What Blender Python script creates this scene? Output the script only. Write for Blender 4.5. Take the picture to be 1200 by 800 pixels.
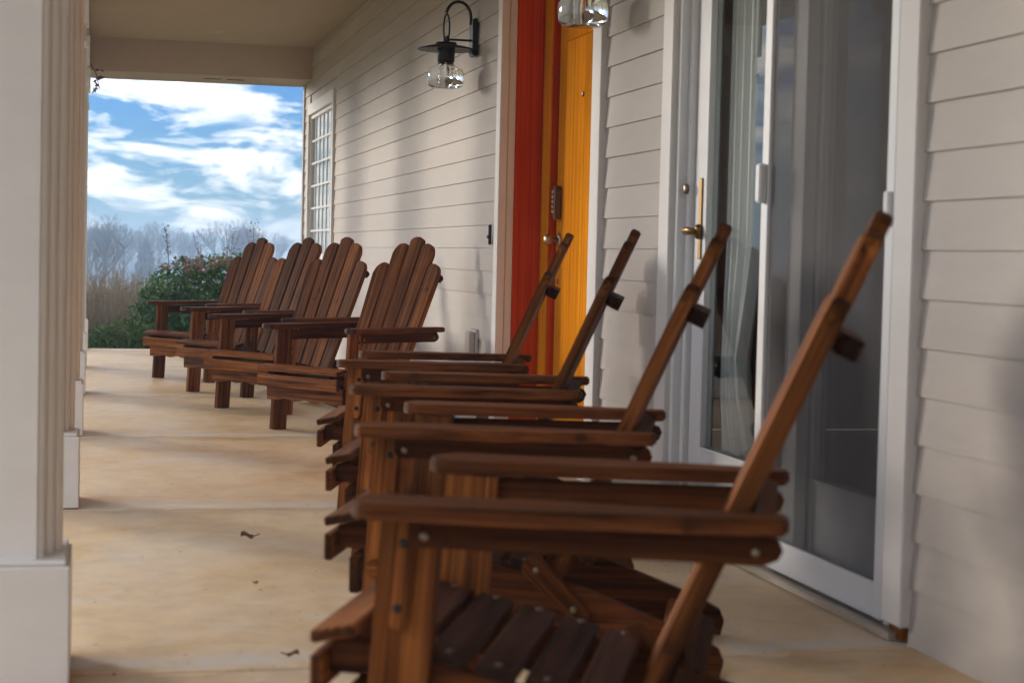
import bpy, bmesh, math, random
import numpy as np
from mathutils import Matrix, Vector, noise as mnoise
random.seed(7); rng = np.random.default_rng(7)
S = bpy.context.scene
for o in list(bpy.data.objects): bpy.data.objects.remove(o)
COL = S.collection
R = math.radians

# ------------------------------------------------------------------ camera
CAM_H, YAW, PITCH, ROLL, FPX = .952, .2303, .0478, -.0235, 2100.0
fw = Vector((math.sin(YAW)*math.cos(PITCH), math.cos(YAW)*math.cos(PITCH), -math.sin(PITCH)))
rt = Vector((math.cos(YAW), -math.sin(YAW), 0)); up = rt.cross(fw)
r2 = rt*math.cos(ROLL) - up*math.sin(ROLL); u2 = rt*math.sin(ROLL) + up*math.cos(ROLL)
cd = bpy.data.cameras.new('camera'); cam = bpy.data.objects.new('camera', cd); COL.objects.link(cam)
cam.matrix_world = Matrix(((r2.x,u2.x,-fw.x,0),(r2.y,u2.y,-fw.y,0),(r2.z,u2.z,-fw.z,CAM_H),(0,0,0,1)))
cd.sensor_width = 36; cd.lens = FPX/1200*36; cd.clip_start = .05; cd.clip_end = 6000
cd.dof.use_dof = True; cd.dof.focus_distance = 10.0; cd.dof.aperture_fstop = 5.0
S.camera = cam

# ------------------------------------------------------------------ sky, sun, exposure
SUN_EL = R(8.5)
sd = Vector((-1.0, 1.25, 0)).normalized()                 # towards the sun, horizontally
sun_dir = Vector((sd.x*math.cos(SUN_EL), sd.y*math.cos(SUN_EL), math.sin(SUN_EL)))
wd = bpy.data.worlds.new('World'); S.world = wd; wd.use_nodes = True
nt = wd.node_tree; N = nt.nodes; L = nt.links; N.clear()
out = N.new('ShaderNodeOutputWorld'); bg = N.new('ShaderNodeBackground'); bg.inputs[1].default_value = .15
sky = N.new('ShaderNodeTexSky'); sky.sky_type = 'NISHITA'; sky.sun_disc = False
sky.sun_elevation = SUN_EL; sky.sun_rotation = math.atan2(sun_dir.x, sun_dir.y)
sky.air_density = 1.0; sky.dust_density = .2; sky.ozone_density = 1.6; sky.altitude = 300
tc = N.new('ShaderNodeTexCoord'); mp = N.new('ShaderNodeMapping')
mp.inputs['Scale'].default_value = (19, 19, 62); mp.inputs['Location'].default_value = (3.1, 1.7, .4)
L.new(tc.outputs['Generated'], mp.inputs[0])
cn = N.new('ShaderNodeTexNoise'); cn.inputs['Scale'].default_value = 1.0; cn.inputs['Detail'].default_value = 9
cn.inputs['Roughness'].default_value = .6; cn.inputs['Distortion'].default_value = .5
L.new(mp.outputs[0], cn.inputs['Vector'])
cr = N.new('ShaderNodeValToRGB'); cr.color_ramp.elements[0].position = .44; cr.color_ramp.elements[1].position = .64
L.new(cn.outputs['Fac'], cr.inputs[0])
tint = N.new('ShaderNodeMix'); tint.data_type = 'RGBA'; tint.blend_type = 'MULTIPLY'; tint.inputs[0].default_value = 1
tint.inputs[7].default_value = (.028, .067, .163, 1)
L.new(sky.outputs[0], tint.inputs[6])
mx = N.new('ShaderNodeMix'); mx.data_type = 'RGBA'
# cloud light follows the standard overcast law: three times brighter at the zenith than at the horizon
sxyz = N.new('ShaderNodeSeparateXYZ'); L.new(tc.outputs['Generated'], sxyz.inputs[0])
cl1 = N.new('ShaderNodeMapRange'); L.new(sxyz.outputs[2], cl1.inputs[0])
for i_, v_ in enumerate((0, 1, 1, 3)): cl1.inputs[i_+1].default_value = v_
mp2 = N.new('ShaderNodeMapping'); mp2.inputs['Scale'].default_value = (34, 34, 90); L.new(tc.outputs['Generated'], mp2.inputs[0])
cn2 = N.new('ShaderNodeTexNoise'); cn2.inputs['Scale'].default_value = 1; cn2.inputs['Detail'].default_value = 6; L.new(mp2.outputs[0], cn2.inputs['Vector'])
cs = N.new('ShaderNodeMapRange'); L.new(cn2.outputs['Fac'], cs.inputs[0])
for i_, v_ in enumerate((.3, .7, .74, 1.06)): cs.inputs[i_+1].default_value = v_
cm = N.new('ShaderNodeMath'); cm.operation = 'MULTIPLY'; L.new(cl1.outputs[0], cm.inputs[0]); L.new(cs.outputs[0], cm.inputs[1])
cc_ = N.new('ShaderNodeVectorMath'); cc_.operation = 'SCALE'; cc_.inputs[0].default_value = (2.05, 1.97, 1.81); L.new(cm.outputs[0], cc_.inputs['Scale'])
L.new(cc_.outputs[0], mx.inputs[7])
L.new(cr.outputs[0], mx.inputs[0]); L.new(tint.outputs[2], mx.inputs[6])
L.new(mx.outputs[2], bg.inputs[0]); L.new(bg.outputs[0], out.inputs[0])
sl = bpy.data.lights.new('sun', 'SUN'); sl.energy = .50; sl.angle = R(12); sl.color = (1, .90, .78)
so = bpy.data.objects.new('sun', sl); COL.objects.link(so)
so.rotation_euler = sun_dir.to_track_quat('Z', 'Y').to_euler()
S.view_settings.view_transform = 'Standard'; S.view_settings.look = 'None'
S.view_settings.exposure = 2.8; S.view_settings.gamma = 1; S.view_settings.use_curve_mapping = False
c = S.cycles if hasattr(S, 'cycles') else None
S.render.engine = 'CYCLES'; S.cycles.use_denoising = True
S.cycles.max_bounces = 7; S.cycles.diffuse_bounces = 4; S.cycles.glossy_bounces = 4; S.cycles.transmission_bounces = 6; S.cycles.adaptive_threshold = .02; S.cycles.transparent_max_bounces = 16; S.cycles.volume_bounces = 0
S.cycles.caustics_reflective = False; S.cycles.caustics_refractive = False
S.cycles.sample_clamp_indirect = 8

# ------------------------------------------------------------------ materials
def mat(name):
    m = bpy.data.materials.new(name); m.use_nodes = True
    n = m.node_tree.nodes; return m, n, m.node_tree.links, n['Principled BSDF']
def rgb(ramp, stops):
    e = ramp.color_ramp.elements
    while len(e) < len(stops): e.new(.5)
    for k, (p, c) in enumerate(stops): e[k].position = p; e[k].color = (*c, 1)
def noise(n, l, vec, scale, detail=4, rough=.55, dist=0):
    t = n.new('ShaderNodeTexNoise'); t.inputs['Scale'].default_value = scale; t.inputs['Detail'].default_value = detail
    t.inputs['Roughness'].default_value = rough; t.inputs['Distortion'].default_value = dist
    if vec: l.new(vec, t.inputs['Vector'])
    return t
def mapping(n, l, kind='Object', scale=(1, 1, 1)):
    t = n.new('ShaderNodeTexCoord'); m = n.new('ShaderNodeMapping'); m.inputs['Scale'].default_value = scale
    l.new(t.outputs[kind], m.inputs[0]); return m
def bump(n, l, h, p, strength=.2, dist=.01):
    b = n.new('ShaderNodeBump'); b.inputs['Strength'].default_value = strength; b.inputs['Distance'].default_value = dist
    l.new(h, b.inputs['Height']); l.new(b.outputs[0], p.inputs['Normal'])
def mixc(n, l, a, b, fac, mode='MIX'):
    m = n.new('ShaderNodeMix'); m.data_type = 'RGBA'; m.blend_type = mode
    for i, v in ((0, fac), (6, a), (7, b)):
        if hasattr(v, 'links') or hasattr(v, 'is_linked'): l.new(v, m.inputs[i])
        else: m.inputs[i].default_value = v if i == 0 else (*v, 1)
    return m.outputs[2]
def mrange(n, l, v, a, b, c, d):
    m = n.new('ShaderNodeMapRange'); l.new(v, m.inputs[0])
    for i, x in enumerate((a, b, c, d)): m.inputs[i+1].default_value = x
    return m.outputs[0]

def paint(name, col, rough=.45, var=.05, dirt=.08, bs=.06, spec=.05):
    """painted surface: faint mottling, weathering streaks, per-piece tone"""
    m, n, l, p = mat(name)
    g = n.new('ShaderNodeNewGeometry'); oi = n.new('ShaderNodeObjectInfo')
    mp = n.new('ShaderNodeMapping'); mp.inputs['Scale'].default_value = (3, 1.2, 6); l.new(g.outputs['Position'], mp.inputs[0])
    a = noise(n, l, mp.outputs[0], 1.3, 6, .65)
    f = noise(n, l, g.outputs['Position'], 60, 3, .6)
    k = mrange(n, l, a.outputs['Fac'], .3, .7, 1-dirt, 1+dirt*.4)
    o = mrange(n, l, oi.outputs['Random'], 0, 1, 1-var, 1+var*.5)
    mm = n.new('ShaderNodeMath'); mm.operation = 'MULTIPLY'; l.new(k, mm.inputs[0]); l.new(o, mm.inputs[1])
    c = n.new('ShaderNodeCombineColor')
    for i in range(3): l.new(mm.outputs[0], c.inputs[i])
    l.new(mixc(n, l, col, c.outputs[0], 1.0, 'MULTIPLY'), p.inputs['Base Color'])
    l.new(mrange(n, l, a.outputs['Fac'], .3, .7, rough-.06, rough+.1), p.inputs['Roughness'])
    p.inputs['Specular IOR Level'].default_value = spec
    bump(n, l, f.outputs['Fac'], p, bs, .002)
    return m
def wood(name, dark, mid, light, rough=.42, var=.35, scale=(1.6, 26, 26), bs=.25, spec=.5, grain=3.0, lo=.385, hi=.625, endg=False):
    m, n, l, p = mat(name)
    oi = n.new('ShaderNodeObjectInfo'); t = n.new('ShaderNodeTexCoord')
    off = n.new('ShaderNodeVectorMath'); off.operation = 'MULTIPLY_ADD'
    off.inputs[1].default_value = (17, 9, 5)
    cx = n.new('ShaderNodeCombineXYZ')
    for i in range(3): l.new(oi.outputs['Random'], cx.inputs[i])
    l.new(cx.outputs[0], off.inputs[0]); l.new(t.outputs['Object'], off.inputs[2])
    mp = n.new('ShaderNodeMapping'); mp.inputs['Scale'].default_value = scale; l.new(off.outputs[0], mp.inputs[0])
    a = noise(n, l, mp.outputs[0], 1.0, 5, .6, 1.2)
    mp2 = n.new('ShaderNodeMapping'); mp2.inputs['Scale'].default_value = tuple(q*(1.5 if q < 5 else 5) for q in scale); l.new(off.outputs[0], mp2.inputs[0])
    b = noise(n, l, mp2.outputs[0], 1.0, 3, .6)
    big = noise(n, l, off.outputs[0], grain, 3, .6)
    ramp = n.new('ShaderNodeValToRGB'); rgb(ramp, [(lo, dark), (.5, mid), (hi, light)])
    ad = n.new('ShaderNodeMath'); ad.operation = 'MULTIPLY_ADD'; ad.inputs[1].default_value = .35
    l.new(b.outputs['Fac'], ad.inputs[0])
    sc = n.new('ShaderNodeMath'); sc.operation = 'MULTIPLY'; sc.inputs[1].default_value = .66; l.new(a.outputs['Fac'], sc.inputs[0])
    l.new(sc.outputs[0], ad.inputs[2]); l.new(ad.outputs[0], ramp.inputs[0])
    o = mrange(n, l, oi.outputs['Random'], 0, 1, 1-var, 1+var*.6)
    w = mrange(n, l, big.outputs['Fac'], .3, .7, .72, 1.12)
    mm = n.new('ShaderNodeMath'); mm.operation = 'MULTIPLY'; l.new(o, mm.inputs[0]); l.new(w, mm.inputs[1])
    cc = n.new('ShaderNodeCombineColor')
    for i in range(3): l.new(mm.outputs[0], cc.inputs[i])
    colr = mixc(n, l, ramp.outputs[0], cc.outputs[0], 1.0, 'MULTIPLY')
    if endg:                                            # end grain soaks up more stain
        sn = n.new('ShaderNodeSeparateXYZ'); l.new(t.outputs['Normal'], sn.inputs[0])
        ab = n.new('ShaderNodeMath'); ab.operation = 'ABSOLUTE'; l.new(sn.outputs[0], ab.inputs[0])
        colr = mixc(n, l, colr, (.018, .009, .006), mrange(n, l, ab.outputs[0], .6, .95, 0, .8))
        kn = noise(n, l, off.outputs[0], 9, 2, .5); colr = mixc(n, l, colr, (.03, .010, .004), mrange(n, l, kn.outputs['Fac'], .68, .76, 0, .75))
    l.new(colr, p.inputs['Base Color'])
    l.new(mrange(n, l, b.outputs['Fac'], .3, .7, rough-.08, rough+.15), p.inputs['Roughness'])
    p.inputs['Specular IOR Level'].default_value = spec
    bump(n, l, ad.outputs[0], p, bs, .002)
    return m
def metal(name, col, rough=.35, metallic=1.0):
    m, n, l, p = mat(name)
    g = n.new('ShaderNodeNewGeometry'); a = noise(n, l, g.outputs['Position'], 90, 3)
    l.new(mrange(n, l, a.outputs['Fac'], .3, .7, rough-.07, rough+.12), p.inputs['Roughness'])
    p.inputs['Base Color'].default_value = (*col, 1); p.inputs['Metallic'].default_value = metallic
    return m
def glass(name, tint=(.9, .93, .92), ior=1.5, rough=0.0):
    m, n, l, p = mat(name); n.remove(p)
    tr = n.new('ShaderNodeBsdfTransparent'); tr.inputs[0].default_value = (*tint, 1)
    gl = n.new('ShaderNodeBsdfGlossy'); gl.inputs['Roughness'].default_value = rough
    fr = n.new('ShaderNodeFresnel'); fr.inputs[0].default_value = ior
    g = n.new('ShaderNodeNewGeometry'); sb_ = n.new('ShaderNodeMath'); sb_.operation = 'SUBTRACT'; sb_.inputs[0].default_value = 1; l.new(g.outputs['Backfacing'], sb_.inputs[1])
    mu = n.new('ShaderNodeMath'); mu.operation = 'MULTIPLY'; l.new(fr.outputs[0], mu.inputs[0]); l.new(sb_.outputs[0], mu.inputs[1])
    mx = n.new('ShaderNodeMixShader'); l.new(mu.outputs[0], mx.inputs[0]); l.new(tr.outputs[0], mx.inputs[1]); l.new(gl.outputs[0], mx.inputs[2])
    l.new(mx.outputs[0], n['Material Output'].inputs[0]); return m
def leafm(name, a, b, rough=.6, trans=.25):
    m, n, l, p = mat(name)
    g = n.new('ShaderNodeNewGeometry'); x = noise(n, l, g.outputs['Position'], 7, 4, .7)
    ramp = n.new('ShaderNodeValToRGB'); rgb(ramp, [(.32, a), (.68, b)]); l.new(x.outputs['Fac'], ramp.inputs[0])
    l.new(ramp.outputs[0], p.inputs['Base Color']); p.inputs['Roughness'].default_value = rough
    t = n.new('ShaderNodeBsdfTranslucent'); l.new(ramp.outputs[0], t.inputs[0])
    mx = n.new('ShaderNodeMixShader'); mx.inputs[0].default_value = trans
    l.new(p.outputs[0], mx.inputs[1]); l.new(t.outputs[0], mx.inputs[2]); l.new(mx.outputs[0], n['Material Output'].inputs[0])
    return m

M = {}
M['siding'] = paint('siding_paint', (.54, .495, .455), .55, .05, .10)
M['trim'] = paint('trim_paint', (.74, .72, .70), .45, .03, .05)
M['column'] = paint('column_paint', (.88, .86, .84), .5, .03, .05)
M['vinyl'] = paint('door_vinyl', (.74, .75, .76), .32, .02, .03, .02)
M['ceiling'] = paint('ceiling_paint', (.46, .38, .29), .6, .03, .08)
M['beam'] = paint('beam_paint', (.52, .43, .35), .55, .03, .08)
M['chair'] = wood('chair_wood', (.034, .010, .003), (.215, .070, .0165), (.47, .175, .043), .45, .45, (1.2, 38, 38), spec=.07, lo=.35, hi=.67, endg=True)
M['arm'] = wood('chair_arm_wood_shaded', (.032, .010, .003), (.150, .048, .013), (.28, .098, .029), .5, .3, spec=.07, lo=.35, hi=.67, endg=True)  # chair wood darkened: shade on the arms put into the colour
M['rail'] = wood('chair_rail_wood_shaded', (.022, .007, .003), (.085, .027, .008), (.17, .058, .017), .55, .3, spec=.05, lo=.35, hi=.67, endg=True)  # darkest chair wood, shadow below the arms painted into the rails
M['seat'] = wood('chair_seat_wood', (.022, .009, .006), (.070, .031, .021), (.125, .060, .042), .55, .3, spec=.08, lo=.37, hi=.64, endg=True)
M['door'] = wood('door_fir', (.56, .17, .006), (.72, .25, .010), (.82, .33, .018), .30, .06, (34, 34, .5), .08, .0, 1.0, .36, .64)
M['jamb'] = wood('jamb_mahogany', (.44, .036, .003), (.58, .060, .004), (.70, .10, .007), .30, .06, (30, 30, .5), .08, .0, 1.0, .36, .64)
M['rawwood'] = wood('raw_wood', (.16, .05, .012), (.26, .085, .02), (.34, .12, .03), .6, .05, (30, 4, 30), spec=.05)
M['black'] = metal('black_iron', (.028, .026, .025), .42, .6)
M['steel'] = metal('bolt_steel', (.26, .21, .165), .4)
M['brass'] = metal('brass', (.22, .13, .045), .36)
M['bronze'] = metal('dark_bronze', (.12, .10, .085), .35)
M['satin'] = metal('satin_nickel', (.45, .36, .26), .3)
M['sill'] = metal('sill_aluminium', (.52, .47, .40), .4, .7)
M['pane'] = glass('window_glass', (.90, .92, .915), 1.40)
gm, gn, gl_, gp = mat('lamp_glass'); gp.inputs['Transmission Weight'].default_value = 1; gp.inputs['Roughness'].default_value = .0; gp.inputs['IOR'].default_value = 1.45; gp.inputs['Base Color'].default_value = (.97, .98, .98, 1); M['globe'] = gm
M['rubber'] = paint('black_rubber', (.02, .02, .02), .6)
M['interior'] = paint('interior_wall', (.45, .42, .38), .8)
M['dark'] = paint('dark_interior', (.05, .045, .04), .8)
M['sky_backing'] = paint('pale_sky_backing', (.72, .75, .78), .6)  # pale backing added behind the window panes, imitates reflected sky
M['leafdry'] = leafm('dry_leaf', (.10, .05, .02), (.22, .12, .05))

def floor_mat():
    m, n, l, p = mat('stained_concrete')
    g = n.new('ShaderNodeNewGeometry')
    mp = n.new('ShaderNodeMapping'); mp.inputs['Scale'].default_value = (1.5, 1.3, 1); l.new(g.outputs['Position'], mp.inputs[0])
    a = noise(n, l, mp.outputs[0], 1.1, 7, .62, .6)
    b = noise(n, l, mp.outputs[0], 5.5, 6, .65, .3)
    f = noise(n, l, g.outputs['Position'], 55, 4, .7)
    ramp = n.new('ShaderNodeValToRGB'); rgb(ramp, [(.30, (.70, .49, .26)), (.44, (.77, .58, .35)), (.56, (.81, .64, .43)), (.70, (.80, .69, .54))])
    l.new(a.outputs['Fac'], ramp.inputs[0])
    r2 = n.new('ShaderNodeValToRGB'); rgb(r2, [(.30, (.86, .82, .78)), (.55, (1, 1, 1)), (.72, (1.06, 1.06, 1.08))]); l.new(b.outputs['Fac'], r2.inputs[0])
    col = mixc(n, l, ramp.outputs[0], r2.outputs[0], 1.0, 'MULTIPLY')
    # pale worn patches
    wv = noise(n, l, mp.outputs[0], 2.4, 5, .7, 1.5); wm = mrange(n, l, wv.outputs['Fac'], .56, .68, 0, .6)
    col = mixc(n, l, col, (.78, .70, .60), wm)
    # efflorescence just beyond each control joint
    sx = n.new('ShaderNodeSeparateXYZ'); l.new(g.outputs['Position'], sx.inputs[0])
    def math_(op, x, y=None):
        q = n.new('ShaderNodeMath'); q.operation = op
        for i, v in enumerate((x, y)):
            if v is None: continue
            if isinstance(v, (int, float)): q.inputs[i].default_value = v
            else: l.new(v, q.inputs[i])
        return q.outputs[0]
    wob = noise(n, l, g.outputs['Position'], 3.5, 4, .7)
    yy = math_('ADD', sx.outputs[1], math_('MULTIPLY', math_('SUBTRACT', wob.outputs['Fac'], .5), .30))
    ph = math_('FLOORED_MODULO', math_('SUBTRACT', yy, 6.60-2.548*4), 2.548)
    band = math_('MULTIPLY', mrange(n, l, ph, .03, .07, 0, 1), mrange(n, l, ph, .10, .20, 1, 0))
    brk = mrange(n, l, noise(n, l, g.outputs['Position'], 7, 4, .7).outputs['Fac'], .36, .50, .0, 1)
    col = mixc(n, l, col, (.74, .69, .62), math_('MULTIPLY', math_('MULTIPLY', band, brk), 1.0))
    shade_band = math_('MULTIPLY', mrange(n, l, ph, 2.30, 2.52, 0, 1), .35)  # shadow band painted on the near side of each joint
    col = mixc(n, l, col, (.22, .15, .09), math_('MULTIPLY', shade_band, mrange(n, l, wob.outputs['Fac'], .35, .65, .3, 1)))
    # fine dark specks
    sp = noise(n, l, g.outputs['Position'], 42, 2, .5); sm = mrange(n, l, sp.outputs['Fac'], .70, .75, 0, .7)
    col = mixc(n, l, col, (.08, .05, .03), sm)
    l.new(col, p.inputs['Base Color'])
    l.new(mrange(n, l, b.outputs['Fac'], .3, .7, .34, .55), p.inputs['Roughness'])
    p.inputs['Specular IOR Level'].default_value = .10
    bump(n, l, f.outputs['Fac'], p, .3, .004)
    return m
M['floor'] = floor_mat()
def screen_mat():
    m, n, l, p = mat('insect_screen'); n.remove(p)
    d = n.new('ShaderNodeBsdfDiffuse'); d.inputs[0].default_value = (.16, .155, .155, 1)
    t = n.new('ShaderNodeBsdfTransparent')
    mp = mapping(n, l, 'Object', (1, 1, 1)); v = noise(n, l, mp.outputs[0], 3, 3)
    mx = n.new('ShaderNodeMixShader'); l.new(mrange(n, l, v.outputs['Fac'], .3, .7, .36, .44), mx.inputs[0])
    l.new(t.outputs[0], mx.inputs[1]); l.new(d.outputs[0], mx.inputs[2]); l.new(mx.outputs[0], n['Material Output'].inputs[0]); return m
M['screen'] = screen_mat()
def curtain_mat():
    m, n, l, p = mat('sheer_curtain'); n.remove(p)
    d = n.new('ShaderNodeBsdfDiffuse'); d.inputs[0].default_value = (.72, .74, .74, 1)
    t = n.new('ShaderNodeBsdfTransparent'); mx = n.new('ShaderNodeMixShader'); mx.inputs[0].default_value = .95
    l.new(t.outputs[0], mx.inputs[1]); l.new(d.outputs[0], mx.inputs[2]); l.new(mx.outputs[0], n['Material Output'].inputs[0]); return m
M['curtain'] = curtain_mat()
M['bark'] = leafm('bark', (.045, .036, .03), (.09, .075, .06), .9, 0)
M['evergreen'] = leafm('evergreen_leaf', (.016, .065, .010), (.075, .185, .028), .5, .2)
M['conifer'] = leafm('conifer_needles', (.015, .035, .018), (.04, .07, .03), .7, .1)
M['green'] = leafm('green_leaf', (.03, .075, .012), (.08, .15, .03), .6, .3)
M['straw'] = leafm('dry_grass', (.10, .085, .06), (.26, .21, .155), .8, .3)
M['bloom'] = leafm('dead_bloom', (.16, .10, .07), (.36, .24, .17), .8, .3)
M['maroon'] = leafm('maroon_leaf', (.05, .012, .015), (.10, .03, .03), .6, .3)
def ground_mat():
    m, n, l, p = mat('meadow'); g = n.new('ShaderNodeNewGeometry')
    a = noise(n, l, g.outputs['Position'], .25, 7, .7); b = noise(n, l, g.outputs['Position'], 9, 4, .7)
    r = n.new('ShaderNodeValToRGB'); rgb(r, [(.3, (.10, .11, .04)), (.55, (.20, .17, .08)), (.75, (.30, .24, .13))]); l.new(a.outputs['Fac'], r.inputs[0])
    l.new(r.outputs[0], p.inputs['Base Color']); p.inputs['Roughness'].default_value = .95
    bump(n, l, b.outputs['Fac'], p, .8, .08); return m
M['ground'] = ground_mat()
M['woods'] = leafm('far_woods', (.03, .035, .025), (.075, .07, .05), .95, 0)

# ------------------------------------------------------------------ builders
ROOT = {}                                              # object -> its matrix in the space of its root
def link(name, mesh, m, parent, mtx, kind=None):
    o = bpy.data.objects.new(name, mesh); COL.objects.link(o)
    if mesh is not None and m is not None and not mesh.materials: mesh.materials.append(m)
    if parent is not None:
        o.parent = parent; o.matrix_basis = ROOT[parent].inverted() @ mtx
    else: o.matrix_basis = mtx
    ROOT[o] = mtx
    if kind: o['kind'] = kind
    return o
def tag(o, label=None, cat=None, group=None, kind=None):
    if label: o['label'] = label
    if cat: o['category'] = cat
    if group: o['group'] = group
    if kind: o['kind'] = kind
    return o
def thing(name, loc, label, cat, group=None, local=False):
    o = bpy.data.objects.new(name, None); COL.objects.link(o); o.empty_display_size = .1
    o.location = loc; ROOT[o] = Matrix() if local else Matrix.Translation(loc)
    return tag(o, label, cat, group)
def mesh_from_bm(bm, name='m', smooth=False):
    me = bpy.data.meshes.new(name); bmesh.ops.recalc_face_normals(bm, faces=bm.faces); bm.to_mesh(me); bm.free()
    if smooth:
        for p in me.polygons: p.use_smooth = True
    return me
BOX = {}
def box_mesh(dx, dy, dz, bev=.003):
    k = (round(dx, 4), round(dy, 4), round(dz, 4), bev)
    bm = bmesh.new(); bmesh.ops.create_cube(bm, size=1)
    bmesh.ops.scale(bm, vec=(dx, dy, dz), verts=bm.verts)
    if bev: bmesh.ops.bevel(bm, geom=bm.edges[:], offset=min(bev, min(dx, dy, dz)*.4), segments=1, affect='EDGES')
    return mesh_from_bm(bm)
def box(name, m, parent, lo, hi, bev=.003, kind=None):
    lo = Vector(lo); hi = Vector(hi); d = hi-lo; ce = (hi+lo)/2
    return link(name, box_mesh(*d, bev), m, parent, Matrix.Translation(ce), kind)
def frame(xa, za, origin):
    xa = Vector(xa).normalized(); za = Vector(za); za = (za - xa*za.dot(xa)).normalized(); ya = za.cross(xa)
    return Matrix(((xa.x,ya.x,za.x,origin[0]),(xa.y,ya.y,za.y,origin[1]),(xa.z,ya.z,za.z,origin[2]),(0,0,0,1)))
def poly_mesh(pts, t, bev=.003, smooth=False):
    """outline in local XY, extruded +-t/2 in Z, rim bevelled"""
    bm = bmesh.new(); n = len(pts)
    lo = [bm.verts.new((x, y, -t/2)) for x, y in pts]; hi = [bm.verts.new((x, y, t/2)) for x, y in pts]
    bm.faces.new(hi); bm.faces.new(lo[::-1])
    for i in range(n): bm.faces.new((lo[i], lo[(i+1) % n], hi[(i+1) % n], hi[i]))
    if bev:
        rim = [e for e in bm.edges if abs(e.verts[0].co.z-e.verts[1].co.z) < 1e-6]
        bmesh.ops.bevel(bm, geom=rim, offset=bev, segments=2, affect='EDGES')
    return mesh_from_bm(bm)
def poly(name, m, parent, pts, t, mtx, bev=.003): return link(name, poly_mesh(pts, t, bev), m, parent, mtx)
def lathe_mesh(prof, seg=24, smooth=True):
    bm = bmesh.new(); rings = []
    for r, z in prof: rings.append([bm.verts.new((r*math.cos(2*math.pi*k/seg), r*math.sin(2*math.pi*k/seg), z)) for k in range(seg)])
    for a, b in zip(rings, rings[1:]):
        for k in range(seg): bm.faces.new((a[k], a[(k+1) % seg], b[(k+1) % seg], b[k]))
    if prof[0][0] > 1e-4 and prof[0][0] < .2: pass
    bmesh.ops.remove_doubles(bm, verts=bm.verts, dist=1e-5)
    return mesh_from_bm(bm, smooth=smooth)
def tube_mesh(pts, r, seg=8, cap=True, radii=None):
    bm = bmesh.new(); rings = []; pts = [Vector(p) for p in pts]
    for i, p in enumerate(pts):
        t = (pts[min(i+1, len(pts)-1)]-pts[max(i-1, 0)]).normalized()
        a = t.orthogonal().normalized() if i == 0 else (pa - t*pa.dot(t)).normalized()
        pa = a; b = t.cross(a); rr = radii[i] if radii else r
        rings.append([bm.verts.new(p + (a*math.cos(2*math.pi*k/seg)+b*math.sin(2*math.pi*k/seg))*rr) for k in range(seg)])
    for q, s in zip(rings, rings[1:]):
        for k in range(seg): bm.faces.new((q[k], q[(k+1) % seg], s[(k+1) % seg], s[k]))
    if cap: bm.faces.new(rings[0][::-1]); bm.faces.new(rings[-1])
    return mesh_from_bm(bm, smooth=True)
def raw_mesh(v, f, smooth=False):
    me = bpy.data.meshes.new('m'); me.from_pydata([tuple(x) for x in v], [], f); me.update()
    if smooth:
        for p in me.polygons: p.use_smooth = True
    return me

# ------------------------------------------------------------------ terrain
W = 2.0                                                # house wall plane (lower edges of the boards)
def gz(x, y):
    d = max(0, y-24); left = max(0, -x-1.5)
    z = -.16 - 9.0*(1-math.exp(-(d/48)**1.4)) - .02*min(left, 60) 
    return z + .10*mnoise.noise(Vector((x*.15, y*.15, 0)))
xs = [-400,-250,-160,-110,-80,-60,-45,-32,-24,-18,-13,-9,-6,-4,-2.5,-1.5,-.6,.4,1.5,3,5,8,12,17,24,32,45,60,80,110,160,250,400]
ys = [-60,-30,-15,-8,-4,0,4,8,12,15,17.5,19,21,24,27,31,36,42,50,60,72,86,102,120,140,165,200,260,340,460,640,900]
gv = [(x, y, gz(x, y)) for y in ys for x in xs]; nx = len(xs)
gf = [(j*nx+i, j*nx+i+1, (j+1)*nx+i+1, (j+1)*nx+i) for j in range(len(ys)-1) for i in range(nx-1)]
link('ground', raw_mesh(gv, gf, True), M['ground'], None, Matrix(), 'structure')

# ------------------------------------------------------------------ porch floor: concrete slabs with control joints
CY0, CDY = 6.627, 2.548
pf = link('porch_floor', box_mesh(2.62, 24.2, .20, 0), M['floor'], None, Matrix.Translation((.74, 5.0, -.112)), 'structure')
edges = [-7.0] + [CY0+CDY*k-.03 for k in range(-4, 5)] + [17.12]
for a, b in zip(edges, edges[1:]):
    box('slab', M['floor'], pf, (-.56, a+.007, -.0115), (2.04, b-.007, 0), .003)

# ------------------------------------------------------------------ house
house = thing('house', (W, 9, 0), 'house wall with beige lap siding, wooden front door and sliding glass door along the porch', 'house')
E0, EE = .0221, .1209
HC = 2.87                                              # ceiling height
ENTRY = (6.985, 8.905, 0, 2.62); SLIDE = (4.11, 6.175, 0, 2.18); WIN = (15.36, 17.26, .86, 2.345)
wall = box('wall', M['siding'], house, (W+.02, -3, 0), (W+.06, SLIDE[0]+.02, HC), 0)
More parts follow.
